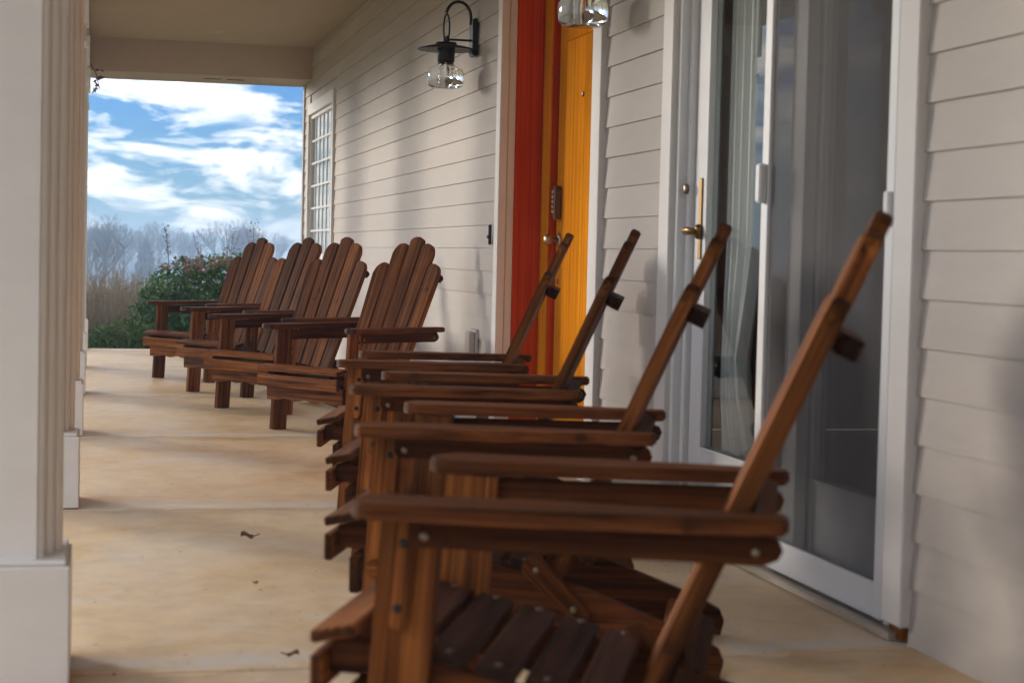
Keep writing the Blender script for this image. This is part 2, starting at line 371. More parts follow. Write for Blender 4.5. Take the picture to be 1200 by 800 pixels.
# sheathing behind the boards (openings left free)
def sheath(y0, y1, z0, z1): box('sheathing', M['siding'], wall, (W+.02, y0, z0), (W+.06, y1, z1), 0)
sheath(SLIDE[1]-.02, ENTRY[0]+.02, 0, HC); sheath(ENTRY[1]-.02, WIN[0]+.03, 0, HC)
sheath(WIN[1]-.03, 17.70, 0, HC); sheath(SLIDE[0]+.02, SLIDE[1]-.02, SLIDE[3]-.02, HC); sheath(ENTRY[0]+.02, ENTRY[1]-.02, ENTRY[3]-.02, HC)
sheath(WIN[0]+.03, WIN[1]-.03, 0, WIN[2]+.03); sheath(WIN[0]+.03, WIN[1]-.03, WIN[3]-.03, HC)
n = 0
while E0+n*EE < HC-.02:
    z0 = E0+n*EE - (.0221 if n == 0 else 0); z1 = min(E0+(n+1)*EE+.005, HC-.004)
    iv = [(-3.0, 17.62)]
    for (a, b, za, zb) in (ENTRY, SLIDE, WIN):
        if z1 > za+.02 and z0 < zb-.02:
            iv = [q for s in iv for q in ((s[0], min(s[1], a)), (max(s[0], b), s[1])) if q[1]-q[0] > .01]
    cut = []
    for a, b in iv:                                     # butt joints, staggered from course to course
        q = a; nxt = -3 + (n*1.37 % 3.66)
        while nxt < b-.5:
            if nxt > q+.5: cut.append((q, nxt)); q = nxt
            nxt += 3.66
        cut.append((q, b))
    for a, b in cut:
        j = (n*.37 % 1)*.0015                           # boards sit a little unevenly
        prof = [(W+j, z0), (W+.0195, z0), (W+.0195, z1), (W+.0105, z1)]
        yc = (a+b)/2; hl = (b-a)/2 - .0008
        v = [(x-W, -hl, z-z0) for x, z in prof] + [(x-W, hl, z-z0) for x, z in prof]
        f = [(0,1,2,3), (7,6,5,4), (0,4,5,1), (1,5,6,2), (2,6,7,3), (3,7,4,0)]
        link('clapboard', raw_mesh(v, f), M['siding'], wall, Matrix.Translation((W, yc, z0)))
    n += 1
box('corner_board', M['siding'], house, (W-.012, 17.622, 0), (W+.30, 17.72, HC))
# interior so that glass shows depth
room = box('room', M['interior'], house, (W+.40, 2.5, -.05), (W+4.2, 9.6, -.01), 0)
box('back_wall', M['interior'], room, (W+4.2, 2.5, 0), (W+4.25, 9.6, HC), 0)
box('side_wall', M['interior'], room, (W+.40, 9.6, 0), (W+4.2, 9.65, HC), 0)
box('side_wall', M['interior'], room, (W+.40, 2.45, 0), (W+4.2, 2.5, HC), 0)
box('room_ceiling', M['interior'], room, (W+.40, 2.5, HC-.05), (W+4.2, 9.6, HC-.01), 0)

# --- window at the far end
win = box('window', M['sky_backing'], house, (W+.056, WIN[0]+.1, .93), (W+.07, WIN[1]-.1, 2.22), 0)
cw = .085
for lo, hi in (((W-.018, WIN[0], .86), (W+.06, WIN[0]+cw, 2.235)), ((W-.018, WIN[1]-cw, .86), (W+.06, WIN[1], 2.235)),
               ((W-.020, WIN[0]-.0, 2.237), (W+.06, WIN[1]+.0, 2.345)), ((W-.035, WIN[0]-.02, .82), (W+.06, WIN[1]+.02, .858))):
    box('casing', M['trim'], win, lo, hi)
gy0, gy1, gz0, gz1 = WIN[0]+cw+.035, WIN[1]-cw-.035, .93, 2.20
for lo, hi in (((W+.005, WIN[0]+cw+.001, .862), (W+.055, gy0, 2.233)), ((W+.005, gy1, .862), (W+.055, WIN[1]-cw-.001, 2.233)),
               ((W+.007, gy0, .862), (W+.053, gy1, gz0)), ((W+.007, gy0, gz1), (W+.053, gy1, 2.233))):
    box('sash', M['trim'], win, lo, hi)
box('pane', M['pane'], win, (W+.024, gy0, gz0), (W+.029, gy1, gz1), 0)
for k in range(1, 6):
    y = gy0+(gy1-gy0)*k/6; box('muntin', M['trim'], win, (W+.0165, y-.016, gz0), (W+.0235, y+.016, gz1), .002)
    z = gz0+(gz1-gz0)*k/6; box('muntin', M['trim'], win, (W+.0155, gy0, z-.010), (W+.0235, gy1, z+.010), .002)

# --- entry with wooden door
ent = box('front_door', M['door'], house, (W+.252, 7.70, .045), (W+.295, 8.648, 2.44))
for lo, hi in (((W-.022, 6.985, 0), (W+.02, 7.114, 2.48)), ((W-.022, 8.815, 0), (W+.02, 8.905, 2.48)), ((W-.024, 6.985, 2.482), (W+.02, 8.905, 2.62))):
    box('casing', M['trim'], ent, lo, hi)
box('reveal', M['trim'], ent, (W+.021, 8.82, 0), (W+.06, 8.89, 2.48)); box('reveal', M['trim'], ent, (W+.021, 7.04, 0), (W+.06, 7.108, 2.48))
box('jamb', M['jamb'], ent, (W+.061, 8.817, 0), (W+.20, 8.90, 2.48)); box('jamb', M['jamb'], ent, (W+.061, 7.03, 0), (W+.20, 7.112, 2.48))
box('stop_lit_face', M['door'], ent, (W+.201, 8.672, 0), (W+.213, 8.90, 2.48)); box('stop', M['jamb'], ent, (W+.214, 8.672, 0), (W+.285, 8.90, 2.48)); box('stop', M['door'], ent, (W+.202, 7.03, 0), (W+.285, 7.25, 2.48))  # orange strip paints the light on the far stop's outer face
box('head_jamb', M['jamb'], ent, (W+.061, 7.113, 2.445), (W+.285, 8.816, 2.48))
box('weather_strip', M['rubber'], ent, (W+.246, 8.649, .02), (W+.29, 8.671, 2.44), 0)
box('side_panel', M['door'], ent, (W+.262, 7.255, .045), (W+.295, 7.685, 2.44))
box('threshold', M['sill'], ent, (W+.03, 7.113, 0), (W+.30, 8.816, .03))
# raised stiles and rails of the door, with the panel joint lines
for lo, hi in (((W+.240, 8.535, .05), (W+.2515, 8.646, 2.435)), ((W+.240, 7.705, .05), (W+.2515, 7.84, 2.435)),
               ((W+.2405, 7.842, .05), (W+.2515, 8.533, .30)), ((W+.2405, 7.842, 2.00), (W+.2515, 8.533, 2.435)),
               ((W+.2410, 8.17, .302), (W+.2515, 8.533, 1.998)), ((W+.2408, 7.842, .302), (W+.2515, 8.168, 1.998))):
    box('door_board', M['door'], ent, lo, hi, .002)
lk = link('keypad_lock', poly_mesh([(-.08, -.03), (.06, -.034), (.085, -.018), (.085, .018), (.06, .034), (-.08, .03)], .035, .006), M['bronze'], ent,
          frame((0, 0, 1), (-1, 0, 0), (W+.222, 8.575, 1.215)))
for k in range(5): box('lock_button', M['satin'], ent, (W+.196, 8.563, 1.165+k*.024), (W+.206, 8.587, 1.181+k*.024), .002)
link('knob_rose', lathe_mesh([(0, .0), (.034, 0), (.034, .006), (.028, .012), (0, .012)], 20), M['satin'], ent, frame((0, 1, 0), (-1, 0, 0), (W+.240, 8.575, 1.035)))
link('knob', lathe_mesh([(0, .0), (.012, 0), (.012, .028), (.020, .034), (.028, .046), (.026, .060), (.014, .068), (0, .069)], 20), M['satin'], ent, frame((0, 1, 0), (-1, 0, 0), (W+.229, 8.575, 1.035)))
link('peephole', lathe_mesh([(0, .004), (.008, .006), (.013, .004), (.013, 0), (0, 0)], 16), M['bronze'], ent, frame((0, 1, 0), (-1, 0, 0), (W+.2395, 8.20, 1.72)))
link('keyhole', lathe_mesh([(0, .006), (.012, .006), (.014, .0), (0, 0)], 16), M['steel'], ent, frame((0, 1, 0), (-1, 0, 0), (W+.2395, 8.59, .83)))

# --- sliding glass door
sld = box('sliding_door', M['sill'], house, (W-.03, 4.16, .001), (W+.14, 6.12, .022), .002)      # sill track carries the panels
tagme = sld
for lo, hi in (((W-.022, 4.11, .042), (W+.02, 4.225, 2.06)), ((W-.022, 6.06, 0), (W+.02, 6.175, 2.06)), ((W-.024, 4.11, 2.062), (W+.02, 6.175, 2.18))):
    box('casing', M['trim'], sld, lo, hi, .004)
box('raw_wood_end', M['rawwood'], sld, (W-.006, 4.135, .004), (W+.02, 4.205, .040), .002)
for a, b, x0, x1 in ((6.028, 6.058, .0, .14), (5.995, 6.026, .03, .14), (4.227, 4.255, .0, .14)):
    box('jamb_strip', M['vinyl'], sld, (W+x0, a, .023), (W+x1, b, 2.06))
box('head', M['vinyl'], sld, (W+.0, 4.256, 2.0), (W+.14, 5.994, 2.06))
def panel(x, y0, y1, ws):
    a, b = ws
    box('stile', M['vinyl'], sld, (W+x, y1-a, .024), (W+x+.04, y1, 1.998)); box('stile', M['vinyl'], sld, (W+x, y0, .024), (W+x+.04, y0+b, 1.998))
    box('rail', M['vinyl'], sld, (W+x+.001, y0+b, .024), (W+x+.039, y1-a, .31)); box('rail', M['vinyl'], sld, (W+x+.001, y0+b, 1.90), (W+x+.039, y1-a, 1.998))
    box('pane', M['pane'], sld, (W+x+.018, y0+b, .31), (W+x+.023, y1-a, 1.90), 0)
    box('glazing_bead', M['vinyl'], sld, (W+x-.006, y1-a-.012, .31), (W+x+.0175, y1-a, 1.90), .002)
    box('glazing_bead', M['vinyl'], sld, (W+x-.006, y0+b, .298), (W+x+.0175, y1-a-.013, .31), .002)
panel(.050, 5.00, 5.985, (.125, .11)); panel(.097, 4.275, 5.09, (.11, .11))
# screen panel
for lo, hi in (((W-.004, 5.150, .03), (W+.018, 5.205, 1.99)), ((W-.004, 4.262, .03), (W+.018, 4.312, 1.99)),
               ((W-.003, 4.312, .03), (W+.017, 5.150, .122)), ((W-.003, 4.312, 1.93), (W+.017, 5.150, 1.99))):
    box('screen_frame', M['vinyl'], sld, lo, hi)
box('screen_mesh', M['screen'], sld, (W+.006, 4.312, .122), (W+.0065, 5.150, 1.93), 0)
box('screen_latch', M['vinyl'], sld, (W-.030, 5.155, 1.13), (W-.0045, 5.195, 1.25), .006)
box('screen_latch', M['vinyl'], sld, (W-.018, 4.27, 1.05), (W-.0045, 4.30, 1.14), .004)
box('handle_plate', M['brass'], sld, (W+.044, 5.90, .955), (W+.0495, 5.93, 1.235), .002)
hp = [(W+.043, 5.915, 1.05), (W+.015, 5.915, 1.05), (W-.008, 5.912, 1.05), (W-.015, 5.895, 1.052), (W-.015, 5.86, 1.054), (W-.012, 5.81, 1.05)]
link('handle_lever', tube_mesh(hp, .010, 10, True, [.013, .012, .012, .012, .011, .008]), M['brass'], sld, Matrix())
link('handle_rose', lathe_mesh([(0, 0), (.026, 0), (.026, .008), (.018, .016), (0, .016)], 18), M['brass'], sld, frame((0, 1, 0), (-1, 0, 0), (W+.0435, 5.915, 1.05)))
link('key_lock', lathe_mesh([(0, 0), (.018, 0), (.018, .010), (.012, .014), (0, .014)], 16), M['steel'], sld, frame((0, 1, 0), (-1, 0, 0), (W+.029, 6.010, 1.20)))
# sheer curtain hanging inside (a thing of its own)
cv, cf = [], []; NC = 60
for i in range(NC+1):
    for j, z in enumerate((.30, .5, .62, 1.0, 1.95)):
        s = i/NC; g = (.62 if j == 2 else .72 if j == 1 else 1) if j < 3 else 1
        y = 5.87 - .31*s*g - (.03 if j == 0 else 0); x = W+.135+.022*math.sin(s*2*math.pi*7+j*.3)+.01*math.sin(s*31)
        cv.append((x, y, z))
for i in range(NC):
    for j in range(4): a = i*5+j; cf.append((a, a+5, a+6, a+1))
cu = link('curtain', raw_mesh([(x-W-.2, y-5.9, z) for x, y, z in cv], cf, True), M['curtain'], None, Matrix.Translation((W+.2, 5.9, 0)))
tag(cu, 'white sheer curtain hanging behind the sliding door glass', 'curtain')

# --- ceiling, beams, end header
ce = link('ceiling', box_mesh(2.36, 22.1, .04, 0), M['ceiling'], house, Matrix.Translation((.84, 6.04, HC+.034)))
for a, b in ((-5, -2.6), (-2.6, -.2), (-.2, 2.2), (2.2, 4.6), (4.6, 7.0), (7.0, 9.4), (9.4, 11.8), (11.8, 15.06), (15.06, 17.09)):
    box('ceiling_panel', M['ceiling'], ce, (-.05, a+.0025, HC), (W+.02, b-.0025, HC+.0135), .001)
box('porch_beam', M['beam'], house, (-.34, -5, 2.57), (-.055, 17.95, HC+.05))
box('end_beam', M['beam'], house, (-.054, 17.10, 2.57), (W+.019, 17.90, HC+.05))
for k in range(2): box('vent_slot', M['dark'], house, (1.0+k*.22, 17.40, 2.566), (1.17+k*.22, 17.44, 2.5705), 0)
# a plain pitched roof above, out of the picture but there
rv = [(-.95, -6, 2.80), (5.5, -6, 4.9), (5.5, 18.4, 4.9), (-.95, 18.4, 2.80)]
rv += [(x, y, z+.12) for x, y, z in rv]
link('roof', raw_mesh(rv, [(0,1,2,3), (7,6,5,4), (0,4,5,1), (1,5,6,2), (2,6,7,3), (3,7,4,0)]), M['dark'], house, Matrix())
box('side_wall', M['siding'], house, (W+.061, 17.64, 0), (W+4.4, 17.70, HC))

# ------------------------------------------------------------------ columns
lab = ['white square porch column nearest the camera, at the left edge', 'second white porch column from the left edge, its base beside the nearest floor joint',
       'third porch column from the camera, seen as a narrow strip', 'fourth porch column from the camera, base just past the row of chairs',
       'fifth porch column from the camera, second to last before the garden', 'farthest porch column, at the garden end of the porch']
def flutes():
    """shaft section: square with a fluted corner towards the porch"""
    x0, x1 = -.315, -.060; y0, y1 = .035, .29
    pts = [(x0, y0), (-.112, y0)]
    stp = [(-.112, y0), (-.095, y0+.045), (-.077, y0+.090), (-.060, y0+.14)]
    for (ax, ay), (bx, by) in zip(stp, stp[1:]):
        dx, dy = bx-ax, by-ay; ln = math.hypot(dx, dy); nx_, ny_ = dy/ln, -dx/ln
        for t, d in ((.04, -.020), (.16, -.020), (.18, .0), (.35, .005), (.6, .006), (.85, .003), (1.0, .0)):
            pts.append((ax+dx*t+nx_*d, ay+dy*t+ny_*d))
    pts += [(x1, y1-.07), (-.112, y1), (x0, y1)]
    return pts
FL = flutes(); shaft_me = None
for k in range(6):
    y = CY0 + CDY*(k-1) - (.14 if k == 0 else 0)
    col = thing('porch_column', (-.19, y+.16, 0), lab[k], 'column', 'columns along the open side of the porch')
    T = Matrix.Translation((0, y, 0))
    if shaft_me is None:
        n = len(FL); za, zb = .274, 2.36
        v = [(x, yy, za) for x, yy in FL]+[(x, yy, zb) for x, yy in FL]
        shaft_me = raw_mesh(v, [(i, (i+1) % n, (i+1) % n+n, i+n) for i in range(n)])
    link('shaft', shaft_me, M['column'], col, T)
    box('base', M['column'], col, (-.338, y, .004), (-.040, y+.325, .262), .004)
    box('base_cap', M['column'], col, (-.330, y+.008, .2625), (-.048, y+.317, .274), .004)
    box('capital', M['column'], col, (-.335, y+.004, 2.36), (-.044, y+.320, 2.567), .004)
    box('neck_band', M['column'], col, (-.326, y+.014, 2.20), (-.052, y+.306, 2.245), .004)
    box('foot_seal', M['rubber'], col, (-.334, y+.004, .0005), (-.044, y+.321, .0038), 0)

# ------------------------------------------------------------------ wall lamps
def wall_lamp(y, z, label):
    t = thing('wall_lamp', (W, y, z), label, 'lamp', 'lamps either side of the front door')
    Q = lambda x, yy, zz: Matrix.Translation((W+x, y+yy, z+zz))
    link('wall_plate', poly_mesh([(-.10, -.05), (.10, -.05), (.10, .05), (-.10, .05)], .028, .005), M['black'], t, frame((0, 0, 1), (-1, 0, 0), (W-.014, y, z+.22)))
    arc = [(-.03, 0, .29)]
    for k in range(0, 13):
        a = math.pi*k/12*.92; arc.append((-.099+.069*math.cos(a), 0, .325+.085*math.sin(a)))
    link('arch_arm', tube_mesh([(W+a, y+b, z+c) for a, b, c in arc], .0085, 10), M['black'], t, Matrix())
    link('brace_rod', tube_mesh([(W-.028, y, z+.205), (W-.15, y, z+.205)], .006, 8), M['black'], t, Matrix())
    lp = [(-.163+.016*math.sin(a), .0, .325-.075+.075*math.cos(a)) for a in [2*math.pi*i/20 for i in range(21)]]
    link('hanging_loop', tube_mesh([(W+a, y+.0, z+c+.016) for a, b, c in lp], .005, 8, False), M['black'], t, Matrix())
    link('shade', lathe_mesh([(0, .190), (.055, .188), (.058, .176), (.10, .168), (.152, .155), (.157, .149), (.150, .147), (.10, .158), (.05, .165), (0, .166)], 36), M['black'], t, Q(-.163, 0, 0))
    for s in (-1, 1): link('shade_bolt', lathe_mesh([(0, .0), (.010, 0), (.010, .03), (0, .03)], 10), M['black'], t, Q(-.163, s*.035, .19))
    link('socket', lathe_mesh([(0, .165), (.046, .165), (.048, .16), (.046, .085), (.036, .078), (0, .078)], 28), M['black'], t, Q(-.163, 0, 0))
    prof = [(.040, .082), (.046, .070), (.066, .058), (.088, .048), (.097, .030), (.099, .005), (.097, -.025), (.090, -.044), (.070, -.056), (.035, -.060), (0, -.058)]
    prof += [(.034, -.0575), (.069, -.0535), (.0885, -.0425), (.0948, -.0245), (.0968, .005), (.0948, .0293), (.0864, .0465), (.065, .0558), (.0445, .0680), (.0378, .082)]
    link('glass_globe', lathe_mesh(prof, 40), M['globe'], t, Q(-.163, 0, 0))
    link('bulb', lathe_mesh([(0, -.028), (.014, -.024), (.021, -.008), (.019, .012), (.012, .032), (.012, .078), (0, .078)], 18), M['globe'], t, Q(-.163, 0, 0))
wall_lamp(9.55, 1.90, 'black gooseneck lamp with clear glass globe, left of the front door')
wall_lamp(6.76, 1.90, 'lamp cut off by the top edge, only its clear globe showing above the orange door')

db = thing('doorbell', (W, 9.05, 1.057), 'small black doorbell bar on the siding left of the front door', 'doorbell')
link('plate', poly_mesh([(-.052, -.011), (.052, -.011), (.052, .011), (-.052, .011)], .016, .004), M['black'], db, frame((0, 0, 1), (-1, 0, 0), (W-.009, 9.05, 1.057)))
link('button', lathe_mesh([(0, .01), (.007, .009), (.009, 0), (0, 0)], 14), M['bronze'], db, frame((0, 1, 0), (-1, 0, 0), (W-.016, 9.05, 1.045)))
ol = thing('outlet_box', (W, 9.40, .47), 'pale covered outlet box low on the siding left of the front door', 'outlet')
box('cover', M['siding'], ol, (W-.045, 9.345, .40), (W-.012, 9.455, .54), .006)
box('back_plate', M['siding'], ol, (W-.012, 9.33, .385), (W+.004, 9.47, .555), .003)
cl = thing('ceiling_fixture', (1.0, 16.17, HC), 'small round flush fixture on the porch ceiling', 'light fixture')
link('ring', lathe_mesh([(0, -.010), (.055, -.011), (.075, -.008), (.085, 0)], 28), M['beam'], cl, Matrix.Translation((1.0, 16.17, HC-.0005)))

# ------------------------------------------------------------------ adirondack chairs
def rounded(L0, w0, w1, rf, rr):
    """arm outline along +x: wide rounded front, tapering rear"""
    p = []
    def arc(cx, cy, r, a0, a1, n=5): return [(cx+r*math.cos(R(a0+(a1-a0)*i/n)), cy+r*math.sin(R(a0+(a1-a0)*i/n))) for i in range(n+1)]
    p += arc(rf, -w0/2+rf, rf, 180, 270); p += [(L0*.45, -w0/2)]
    p += arc(L0-rr, -w1/2+rr, rr, 270, 360, 3); p += arc(L0-rr, w1/2-rr, rr, 0, 90, 3)
    p += [(L0*.45, w0/2)]; p += arc(rf, w0/2-rf, rf, 90, 180)
    return p
def bolt_mesh(): return lathe_mesh([(0, .004), (.005, .0036), (.0072, .002), (.008, 0), (0, 0)], 12)
REC = R(24); BX, BZ = .440, .20                        # back: recline and foot of its front face
bdir = Vector((math.sin(REC), 0, math.cos(REC))); bnor = Vector((-math.cos(REC), 0, math.sin(REC)))
def make_chair():
    t = bpy.data.objects.new('adirondack_chair', None); COL.objects.link(t); ROOT[t] = Matrix(); t.empty_display_size = .1
    w = M['chair']; BM_ = bolt_mesh(); BK_ = bolt_mesh()
    def bolt(parent, p, nrm, name='bolt'): link(name, BM_, M['steel'], parent, frame((1, 0, .01), nrm, p))
    for s in (-1, 1):
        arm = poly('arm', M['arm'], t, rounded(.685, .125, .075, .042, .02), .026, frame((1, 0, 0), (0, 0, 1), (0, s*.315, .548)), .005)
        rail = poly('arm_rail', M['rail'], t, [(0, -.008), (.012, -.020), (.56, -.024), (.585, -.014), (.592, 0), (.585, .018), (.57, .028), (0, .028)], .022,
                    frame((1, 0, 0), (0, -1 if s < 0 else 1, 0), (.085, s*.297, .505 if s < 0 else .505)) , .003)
        bolt(rail, (.112, s*.308, .503), (0, s, 0)); bolt(rail, (.635, s*.308, .503), (0, s, 0))
        # front leg: a board leaning slightly
        lg = poly('front_leg', w, t, [(0, -.05), (.535, -.05), (.535, .05), (0, .05)], .028, frame((.035, 0, .535), (0, 1, 0), (.052, s*.271, .001)), .003)
        br = poly('arm_bracket', w, t, [(0, -.016), (.17, -.016), (.17, .016), (0, .016), (-.012, .006), (-.012, -.006)], .020,
                  frame((.035, 0, .535), (0, 1, 0), (.046+.024, s*.2965, .362)), .003)
        link('screw', BK_, M['black'], br, frame((1, 0, .01), (0, s, 0), (.056+.014, s*.3066, .385))); link('screw', BK_, M['black'], br, frame((1, 0, .01), (0, s, 0), (.062+.016, s*.3066, .49)))
        # side rail running from the seat front to the rear foot
        pts = [(-.052, .262), (-.052, .312), (-.02, .320), (.50, .200), (.68, .132), (.79, .090), (.838, .064), (.850, .035), (.842, .0), (.765, .0), (.66, .034), (.42, .108), (.10, .205), (.035, .218), (.030, .262)]
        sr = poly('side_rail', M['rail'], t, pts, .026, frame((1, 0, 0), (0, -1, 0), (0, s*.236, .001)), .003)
        fb = poly('fold_brace', w, t, [(-.012, -.022), (.0, -.028), (.175, -.020), (.19, 0), (.175, .020), (0, .028), (-.012, .022), (-.02, 0)], .018,
                  frame((.115, 0, -.115), (0, -1, 0), (.405, s*.2595, .245)), .003)
        bolt(fb, (.417, s*.2695, .233), (0, s, 0)); bolt(fb, (.505, s*.2695, .146), (0, s, 0))
        link('pivot', lathe_mesh([(0, .016), (.018, .016), (.021, .012), (.021, 0), (0, 0)], 16), w, lg, frame((1, 0, .01), (0, s, 0), (.045, s*.2855, .225)))
    # apron with a scalloped lower edge
    ap = [(-.288, .045)]
    for i in range(33):
        q = i/32; yy = -.288+.576*q
        e = -.040 if (q < .12 or q > .88) else -.040 + .013*(0.5-0.5*math.cos((q-.12)/.76*2*math.pi*3))
        ap.append((yy, e))
    ap.append((.288, .045))
    poly('apron', w, t, ap[::-1], .024, frame((0, 1, 0), (1, 0, 0), (-.004, 0, .205)), .003)
    # seat: front board, sloping nose slat, then slats down to the back
    def slat(name, p, d, wd, ln, th=.021, w=w):
        nrm = Vector((-d[1], 0, d[0])); xx = Vector((0, 1, 0))
        o = link(name, box_mesh(ln, wd, th, .004), w, t, frame(xx, nrm, (p[0], 0, p[1])))
        return o
    slat('front_slat', (-.064, .271), (0, 1), .062, .60)
    slat('seat_slat', (-.036, .337), (.94, .20), .080, .60)
    for k in range(5):
        x = .060+k*.0815; z = .300-.222*(x+.02)+.0125+.018
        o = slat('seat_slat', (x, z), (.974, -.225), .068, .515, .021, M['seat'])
        for s in (-1, 1): bolt(o, (x+.003, s*.236, z+.0102), (.22, 0, .97), 'screw')
    # back: five fanned slats with rounded heads
    tops = [.765, .885, .925, .885, .765]
    for k in range(5):
        i = k-2; yb, yt = i*.086, i*.1035; ln = tops[k]
        wb, wt = .078, .069+(.0955-.069)*ln/.925
        wt = .0930; a = -1 if i < 0 else 1
        yend = yb+(yt-yb)*ln/.925
        pts = [(0, -wb/2), (0, wb/2)]
        if i == 0:
            pts += [(ln-.02, wt/2), (ln-.008, wt/2-.012), (ln, wt/2-.032), (ln, -wt/2+.032), (ln-.008, -wt/2+.012), (ln-.02, -wt/2)]
        else:
            r = .060 if abs(i) == 1 else .066
            cor = [(ln-r+r*math.sin(R(q)), wt/2-r*.95+r*.95*math.cos(R(q))) for q in (0, 18, 36, 54, 72, 90)]
            oth = [(ln-.004, -wt/2+.012), (ln-.016, -wt/2)]
            hd = cor+oth
            if a < 0: hd = [(x, -y) for x, y in hd][::-1]
            pts += hd
        p0 = Vector((BX, yb, BZ)); d = (bdir*ln + Vector((0, yend-yb, 0)))
        bow = (0, .002, .006)[abs(i)]; nn = bnor - Vector((0, 1, 0))*(.0, .02, .05)[abs(i)]*(1 if i > 0 else -1)
        poly('back_slat', w, t, pts, .031, frame(d, nn, p0 + bnor*(bow-.0155)), .004)
    def cross(name, s_along, hw, depth, th, off, curve=0):
        """board behind the slats, flat side along the back normal; ends rounded in plan"""
        p0 = Vector((BX, 0, BZ)) + bdir*s_along - bnor*off
        bw = .005*(hw/.22)**2*curve
        pts = [(-hw, -bw), (-hw*.75, -bw*.56), (-hw*.5, -bw*.25), (-hw*.25, -bw*.06), (0, 0), (hw*.25, -bw*.06), (hw*.5, -bw*.25), (hw*.75, -bw*.56), (hw, -bw)]
        pts += [(hw+depth*.42*math.sin(R(q)), depth*.5-(depth*.5+bw*.5)*math.cos(R(q))) for q in (25, 50, 75, 100, 125, 150)] + [(hw, depth)]
        pts += [(-x_, y_) for x_, y_ in pts[9:]][::-1]
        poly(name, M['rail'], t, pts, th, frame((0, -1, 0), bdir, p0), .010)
    cross('upper_back_rail', .700, .215, .038, .036, .0315, 1)
    cross('middle_back_rail', .385, .300, .034, .040, .0315, .55)
    cross('lower_back_rail', .10, .205, .045, .060, .0315, .6)
    slat('rear_stretcher', (.735, .075), (.9, -.36), .06, .445)
    return t
def copy_tree(o, parent=None):
    q = o.copy(); COL.objects.link(q); q.parent = parent
    for ch in list(o.children): copy_tree(ch, q)
    return q
CH = make_chair()
G1 = 'brown wooden chairs lined up along the porch'
spots = [(0.529, 3.116, -22, 'nearest brown wooden chair, before the screen door, seat slats in view at the bottom'),
         (0.698, 4.355, -20, 'second brown wooden chair from the camera, its tilted back before the sliding door glass'),
         (0.840, 5.555, -17.5, 'third wooden chair from the camera, back edge-on against the siding between the doors'),
         (0.950, 6.758, -15.5, 'fourth wooden chair from the camera, back edge-on in front of the front door'),
         (1.085, 9.29, 36.3, 'front-most of the far chairs that face the camera, its full fan back against the siding'),
         (.885, 10.57, 37.8, 'second of the far chairs facing the camera, between the front-most and third ones'),
         (.77, 11.78, 36, 'third of the far chairs facing the camera, just beside the last one'),
         (.60, 13.05, 39, 'farthest wooden chair, at the end of the row beside the green shrub')]
for i, (x, y, a, lb) in enumerate(spots):
    o = CH if i == 0 else copy_tree(CH)
    o.location = (x, y, 0); o.rotation_euler = (0, 0, R(a)); tag(o, lb, 'chair', G1)

# ------------------------------------------------------------------ dry leaves on the floor
def dry_leaf(x, y, size, rot, label):
    v, f = [], []; n = 8
    prof = [0, .30, .42, .36, .46, .30, .34, .16, 0]
    for i in range(n+1):
        s = i/n; wv = prof[i]*1.1
        for q in (-1, 0, 1): v.append(((s-.5)*size, q*wv*size, (abs(q)*.30+.16*math.sin(s*5)+.10*(s-.5)**2*4)*size))
    for i in range(n):
        for q in range(2): a = i*3+q; f.append((a, a+1, a+4, a+3))
    t = thing('dry_leaf', (x, y, .004), label, 'leaf', 'dry leaves on the porch floor')
    link('blade', raw_mesh(v, f, True), M['leafdry'], t, Matrix.Translation((x, y, .012)) @ Matrix.Rotation(rot, 4, 'Z'))
    link('stem', tube_mesh([(.45*size, 0, .1*size), (.7*size, .05*size, .15*size), (1.0*size, .12*size, .28*size)], .0018, 5), M['leafdry'], t, Matrix.Translation((x, y, .012)) @ Matrix.Rotation(rot, 4, 'Z'))
dry_leaf(.500, 5.86, .042, .1, 'curled dry leaf with a long stem lying on the open concrete')
dry_leaf(.455, 5.04, .022, 1.2, 'tiny dry leaf fragment nearer the camera on the concrete')
dry_leaf(.463, 4.13, .028, 2.8, 'dry leaf beside the seat front of the nearest chair')
dry_leaf(1.02, 12.6, .08, .6, 'dry leaf under the far chairs between their legs')

# ------------------------------------------------------------------ planting
def leaves(pts, nrm, size, jitter=.6):
    """one small folded leaf (two triangles) per point"""
    v, f = [], []
    for (p, d) in zip(pts, nrm):
        d = Vector(d)+Vector(rng.normal(0, jitter, 3)); d.normalize()
        a = d.orthogonal().normalized(); a = Matrix.Rotation(random.uniform(0, 6.28), 3, d) @ a; b = d.cross(a)
        s = size*random.uniform(.6, 1.3); p = Vector(p); k = len(v)
        v += [p-a*s, p+b*s*.45+d*s*.15, p+a*s, p-b*s*.45+d*s*.15]; f.append((k, k+1, k+2, k+3))
    return v, f
def blob_points(blobs, n):
    P, D = [], []
    tot = sum(b[3]*b[4] for b in blobs)
    for (cx, cy, cz, rx, rz) in blobs:
        for _ in range(int(n*rx*rz/tot)):
            d = Vector(rng.normal(0, 1, 3)).normalized()
            lump = 1+.22*mnoise.noise(Vector((d.x*3+cx*5, d.y*3+cy*3, d.z*3)))+.16*mnoise.noise(d*7+Vector((cx, cy, cz)))
            r = lump*(1-abs(random.gauss(0, .13)))
            p = Vector((cx+d.x*rx*r, cy+d.y*rx*r, cz+d.z*rz*r))
            if p.z > -.15: P.append(p); D.append(d)
    return P, D
